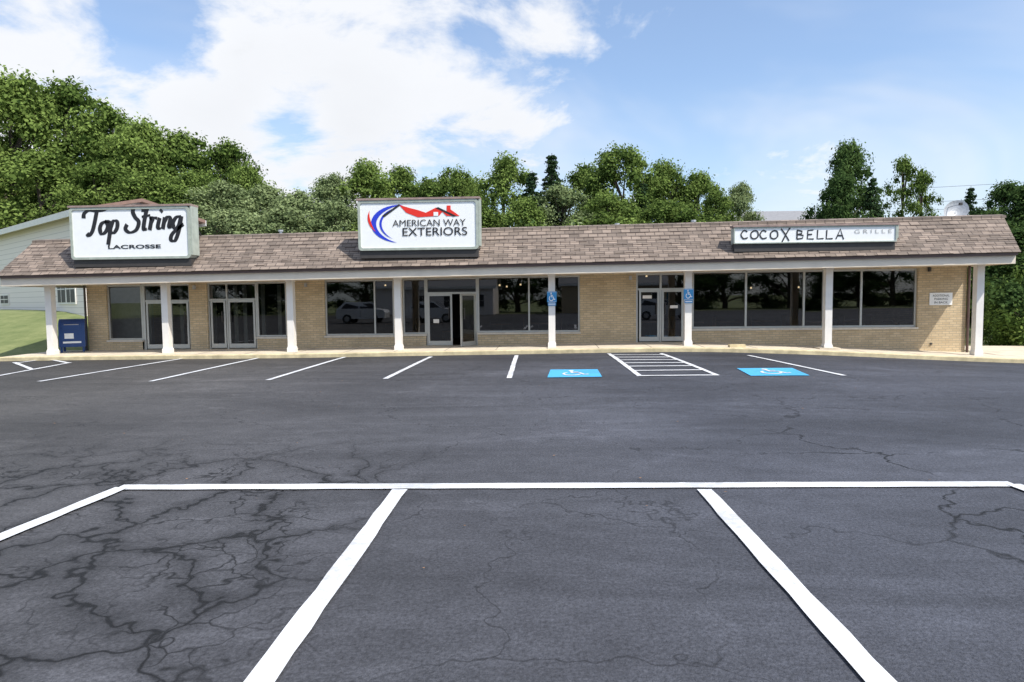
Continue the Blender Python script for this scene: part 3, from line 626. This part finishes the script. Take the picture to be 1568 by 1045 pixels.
def decid(seed,mat_l,nc=76,low=.14,size=.095,nper=270,rs=.95,power=.5):
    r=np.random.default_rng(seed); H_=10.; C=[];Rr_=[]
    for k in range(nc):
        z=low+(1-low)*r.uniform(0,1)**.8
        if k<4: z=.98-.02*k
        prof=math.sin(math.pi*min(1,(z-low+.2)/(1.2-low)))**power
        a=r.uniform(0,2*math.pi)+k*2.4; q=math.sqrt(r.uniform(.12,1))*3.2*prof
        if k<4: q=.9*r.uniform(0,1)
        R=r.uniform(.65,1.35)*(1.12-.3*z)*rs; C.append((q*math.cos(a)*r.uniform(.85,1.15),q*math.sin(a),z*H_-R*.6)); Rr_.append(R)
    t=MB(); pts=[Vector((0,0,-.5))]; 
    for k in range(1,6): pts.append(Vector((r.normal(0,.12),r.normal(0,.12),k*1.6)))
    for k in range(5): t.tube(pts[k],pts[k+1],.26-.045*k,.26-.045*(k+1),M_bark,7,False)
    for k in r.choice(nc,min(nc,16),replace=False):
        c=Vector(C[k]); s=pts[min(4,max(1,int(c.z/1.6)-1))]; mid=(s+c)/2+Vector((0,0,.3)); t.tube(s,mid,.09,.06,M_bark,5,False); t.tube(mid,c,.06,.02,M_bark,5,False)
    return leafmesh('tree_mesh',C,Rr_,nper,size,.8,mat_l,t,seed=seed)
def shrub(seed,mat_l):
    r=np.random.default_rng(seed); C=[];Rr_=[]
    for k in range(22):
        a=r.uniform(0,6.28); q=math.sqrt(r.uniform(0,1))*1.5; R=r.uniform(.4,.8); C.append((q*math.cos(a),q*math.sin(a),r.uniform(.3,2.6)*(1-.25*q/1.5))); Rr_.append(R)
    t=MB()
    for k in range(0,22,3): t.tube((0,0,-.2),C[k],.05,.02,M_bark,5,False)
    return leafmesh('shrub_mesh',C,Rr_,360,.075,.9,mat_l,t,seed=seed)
def conif(seed):
    r=np.random.default_rng(seed); C=[];Rr_=[]; t=MB(); t.tube((0,0,-.3),(0,0,9.9),.2,.02,M_bark,7,False)
    for k in range(34):
        z=.9+9*k/34; q=2.3*(1-z/10.2)**.85
        for j in range(int(5+3*(1-z/10))):
            a=r.uniform(0,6.28); L_=q*r.uniform(.75,1.15)
            t.tube((0,0,z),(L_*math.cos(a),L_*math.sin(a),z-.25*L_),.03,.01,M_bark,4,False)
            for f in(.35,.7,1.0): C.append((L_*f*math.cos(a),L_*f*math.sin(a),z-.25*L_*f)); Rr_.append(.22+.16*(1-z/10))
    return leafmesh('conifer_mesh',C,Rr_,260,.09,.45,M_need,t,seed=seed)
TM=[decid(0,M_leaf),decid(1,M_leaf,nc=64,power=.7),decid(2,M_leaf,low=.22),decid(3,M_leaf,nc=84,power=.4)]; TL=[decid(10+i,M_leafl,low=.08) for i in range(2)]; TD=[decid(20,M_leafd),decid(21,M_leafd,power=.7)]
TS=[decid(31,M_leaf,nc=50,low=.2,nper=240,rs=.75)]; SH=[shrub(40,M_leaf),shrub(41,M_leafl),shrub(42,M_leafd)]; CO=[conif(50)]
cnt=[0]
def tree(name,meshes,u,vtop,wpx,Y,zb=None):
    x,z=XZ(u,vtop,Y); g=H(x,Y) if zb is None else zb
    me=meshes[cnt[0]%len(meshes)]; cnt[0]+=1; o=bpy.data.objects.new(name,me); sc.collection.objects.link(o)
    hw={'conifer_tree':2.3,'shrub':2.1}.get(name,3.7); hh_={'shrub':3.1}.get(name,10.0)
    sx=wpx/2*Y/F_PX/hw*(1.0 if name=='conifer_tree' else 1.14); o.scale=(sx*random.uniform(.9,1.1),sx,(z-g)/hh_); o.location=(x,Y,g-.05); o.rotation_euler[2]=random.uniform(0,6.28); return o
D='maple_tree'
for u,v,w,Y in[(-110,95,260,50),(15,106,230,47),(95,118,200,50),(165,152,190,48),(215,184,170,46),(280,198,180,47),(345,214,140,46),(378,244,90,44),(-40,190,220,46),(60,225,200,44),(150,245,180,42),(225,262,170,41),(290,262,150,42)]: tree(D,TM,u,v,w,Y)
for u,v,w,Y in[(335,275,150,39),(400,280,170,41),(460,288,150,38),(505,262,120,44),(430,312,170,36),(360,315,150,36),(510,305,150,37)]: tree('willow_tree',TL,u,v,w,Y)
for u,v,w,Y in[(562,246,140,45),(618,252,130,47),(660,270,120,43),(692,250,100,46),(722,272,90,47),(772,234,135,44),(897,248,120,47),(955,217,135,44),(1018,246,120,46),(1068,260,115,46),(1098,290,80,43),(590,300,150,39),(720,300,140,40),(800,300,130,40),(930,296,150,39),(1020,300,150,39)]: tree(D,TM,u,v,w,Y)
for u,v,w,Y in[(1132,276,74,47),(860,280,130,42),(660,318,120,38)]: tree('willow_tree',TL,u,v,w,Y)
for u,v,w,Y in[(845,231,100,43),(815,258,95,42),(985,275,70,42),(1337,266,85,38),(1487,282,70,42),(1472,302,60,40)]: tree('conifer_tree',CO,u,v,w,Y)
for u,v,w,Y in[(1298,214,112,40),(1286,262,100,38)]: tree('oak_tree',TD,u,v,w,Y)
tree('birch_tree',TS,1385,238,88,44); tree('birch_tree',TS,1412,262,66,43)
for u,v,w,Y in[(1540,276,120,38),(1600,270,160,36),(1520,318,120,37),(1585,340,160,30)]: tree('oak_tree',TD,u,v,w,Y)
for u,v,w,Y in[(1568,385,110,27),(1605,400,160,25),(1590,440,120,24)]: tree('shrub',[SH[2],SH[0]],u,v,w,Y)
for i,u in enumerate(range(320,1560,75)):
    if 1150<u<1250: v=340
    else: v=325+random.uniform(-8,14)
    tree('shrub',SH,u,v,150,35.5+random.random()*2)
for i in range(14):
    x=-46+i*7; o=bpy.data.objects.new('street_tree',TD[i%2]); sc.collection.objects.link(o); o.location=(x,-42-random.random()*5,-.8); s_=random.uniform(1.1,1.4); o.scale=(s_*1.3,s_*1.2,s_*.8)
# power lines at right
e=empty('power_line'); s=MB()
for dz in(0,.5,1.4):
    pts=[Vector((4+k*6,48-k*1.2,6.6+dz+.9*((k-4)/4)**2+k*.12)) for k in range(9)]
    for a,b in zip(pts[3:],pts[4:]): s.tube(a,b,.012,.012,M_dark,4,False)
pt=Vector((4+48,48-9.6,0)); s.tube(pt,pt+Vector((0,0,11)),.15,.1,M_bark,8)
s.obj('wires_and_pole',e)
# ------------------------------------------------------------------ sun + sky
sd=Vector((.6,-.45,1)).normalized(); el=math.asin(sd.z); az=math.atan2(sd.x,sd.y)
sl=bpy.data.lights.new('sun','SUN'); sl.energy=5.0; sl.angle=math.radians(.5); sl.color=(1,.95,.87); so=bpy.data.objects.new('sun',sl); sc.collection.objects.link(so)
so.rotation_euler=sd.to_track_quat('Z','Y').to_euler(); so.location=(20,-20,40)
w=bpy.data.worlds.new('World'); sc.world=w; w.use_nodes=True; nt=w.node_tree; L=nt.links.new; bg=nt.nodes['Background']; bg.inputs[1].default_value=.15
sk=N(nt,'ShaderNodeTexSky',sky_type='NISHITA',sun_disc=False,sun_elevation=el,sun_rotation=az); sk.air_density=1.0; sk.dust_density=1.0; sk.ozone_density=2.0
tc=N(nt,'ShaderNodeTexCoord'); DIR=tc.outputs['Generated']; sp=N(nt,'ShaderNodeSeparateXYZ'); L(DIR,sp.inputs[0])
def mth(op,a,b_,c=None):
    n=N(nt,'ShaderNodeMath',operation=op)
    for i,v in enumerate((a,b_,c)):
        if v is None: continue
        if isinstance(v,(int,float)): n.inputs[i].default_value=v
        else: L(v,n.inputs[i])
    return n.outputs[0]
def mr(src,a,b_,c,d,smooth=False):
    n=N(nt,'ShaderNodeMapRange'); L(src,n.inputs[0])
    if smooth: n.interpolation_type='SMOOTHSTEP'
    for i,v in enumerate((a,b_,c,d)): n.inputs[i+1].default_value=v
    return n.outputs[0]
zz=mth('ADD',mth('MAXIMUM',sp.outputs['Z'],0),.32); cb=N(nt,'ShaderNodeCombineXYZ'); L(mth('DIVIDE',sp.outputs['X'],zz),cb.inputs[0]); L(mth('DIVIDE',sp.outputs['Y'],zz),cb.inputs[1])
def noise(scale,detail,rough,off=0,dist=0.):
    mp=N(nt,'ShaderNodeMapping'); L(cb.outputs[0],mp.inputs[0]); mp.inputs['Location'].default_value=(off,off*.7,off*.3)
    n=N(nt,'ShaderNodeTexNoise',Scale=scale,Detail=detail,Roughness=rough,Distortion=dist); L(mp.outputs[0],n.inputs['Vector']); return n.outputs[0]
n1=noise(3.0,7.,.60,5.3,.25)
dens=n1
for (u,v,s_,a_) in[(560,110,.17,.10),(110,70,.24,.08),(330,180,.09,.10),(520,225,.10,.12),(790,215,.10,.14),(250,60,.07,-.10),(445,195,.05,-.15),(1050,150,.22,-.09),(850,55,.07,.14),(1400,190,.28,-.12),(1200,300,.09,.10)]:
    c=ray(u,v).normalized(); vd=N(nt,'ShaderNodeVectorMath',operation='DISTANCE'); L(DIR,vd.inputs[0]); vd.inputs[1].default_value=c
    dens=mth('ADD',dens,mr(vd.outputs['Value'],0,s_*1.6,a_*1.15,0,True))
mask=mr(dens,.47,.66,0,1,True); thin=mr(noise(1.1,4.,.6,11.3,.8),.40,.75,.05,.48,True)
mask=mth('MAXIMUM',mask,thin)
shade=mr(dens,.55,.85,1.04,.90)
shade=mth('MULTIPLY',shade,mr(n1,.35,.65,.94,1.05))
hz=mr(sp.outputs['Z'],0,.30,.55,0.08)
sb=N(nt,'ShaderNodeVectorMath',operation='MULTIPLY'); L(sk.outputs[0],sb.inputs[0]); sb.inputs[1].default_value=(1.25,1.34,1.42)
m0=N(nt,'ShaderNodeMix',data_type='RGBA'); L(hz,m0.inputs[0]); L(sb.outputs[0],m0.inputs[6]); m0.inputs[7].default_value=(4.6,5.5,6.4,1)
cc=N(nt,'ShaderNodeVectorMath',operation='SCALE'); cc.inputs[0].default_value=(6.2,6.35,6.65); L(shade,cc.inputs['Scale'])
mx=N(nt,'ShaderNodeMix',data_type='RGBA'); L(mask,mx.inputs[0]); L(m0.outputs[2],mx.inputs[6]); L(cc.outputs[0],mx.inputs[7]); L(mx.outputs[2],bg.inputs[0])
sc.view_settings.view_transform='Standard'; sc.view_settings.look='None'; sc.view_settings.exposure=0
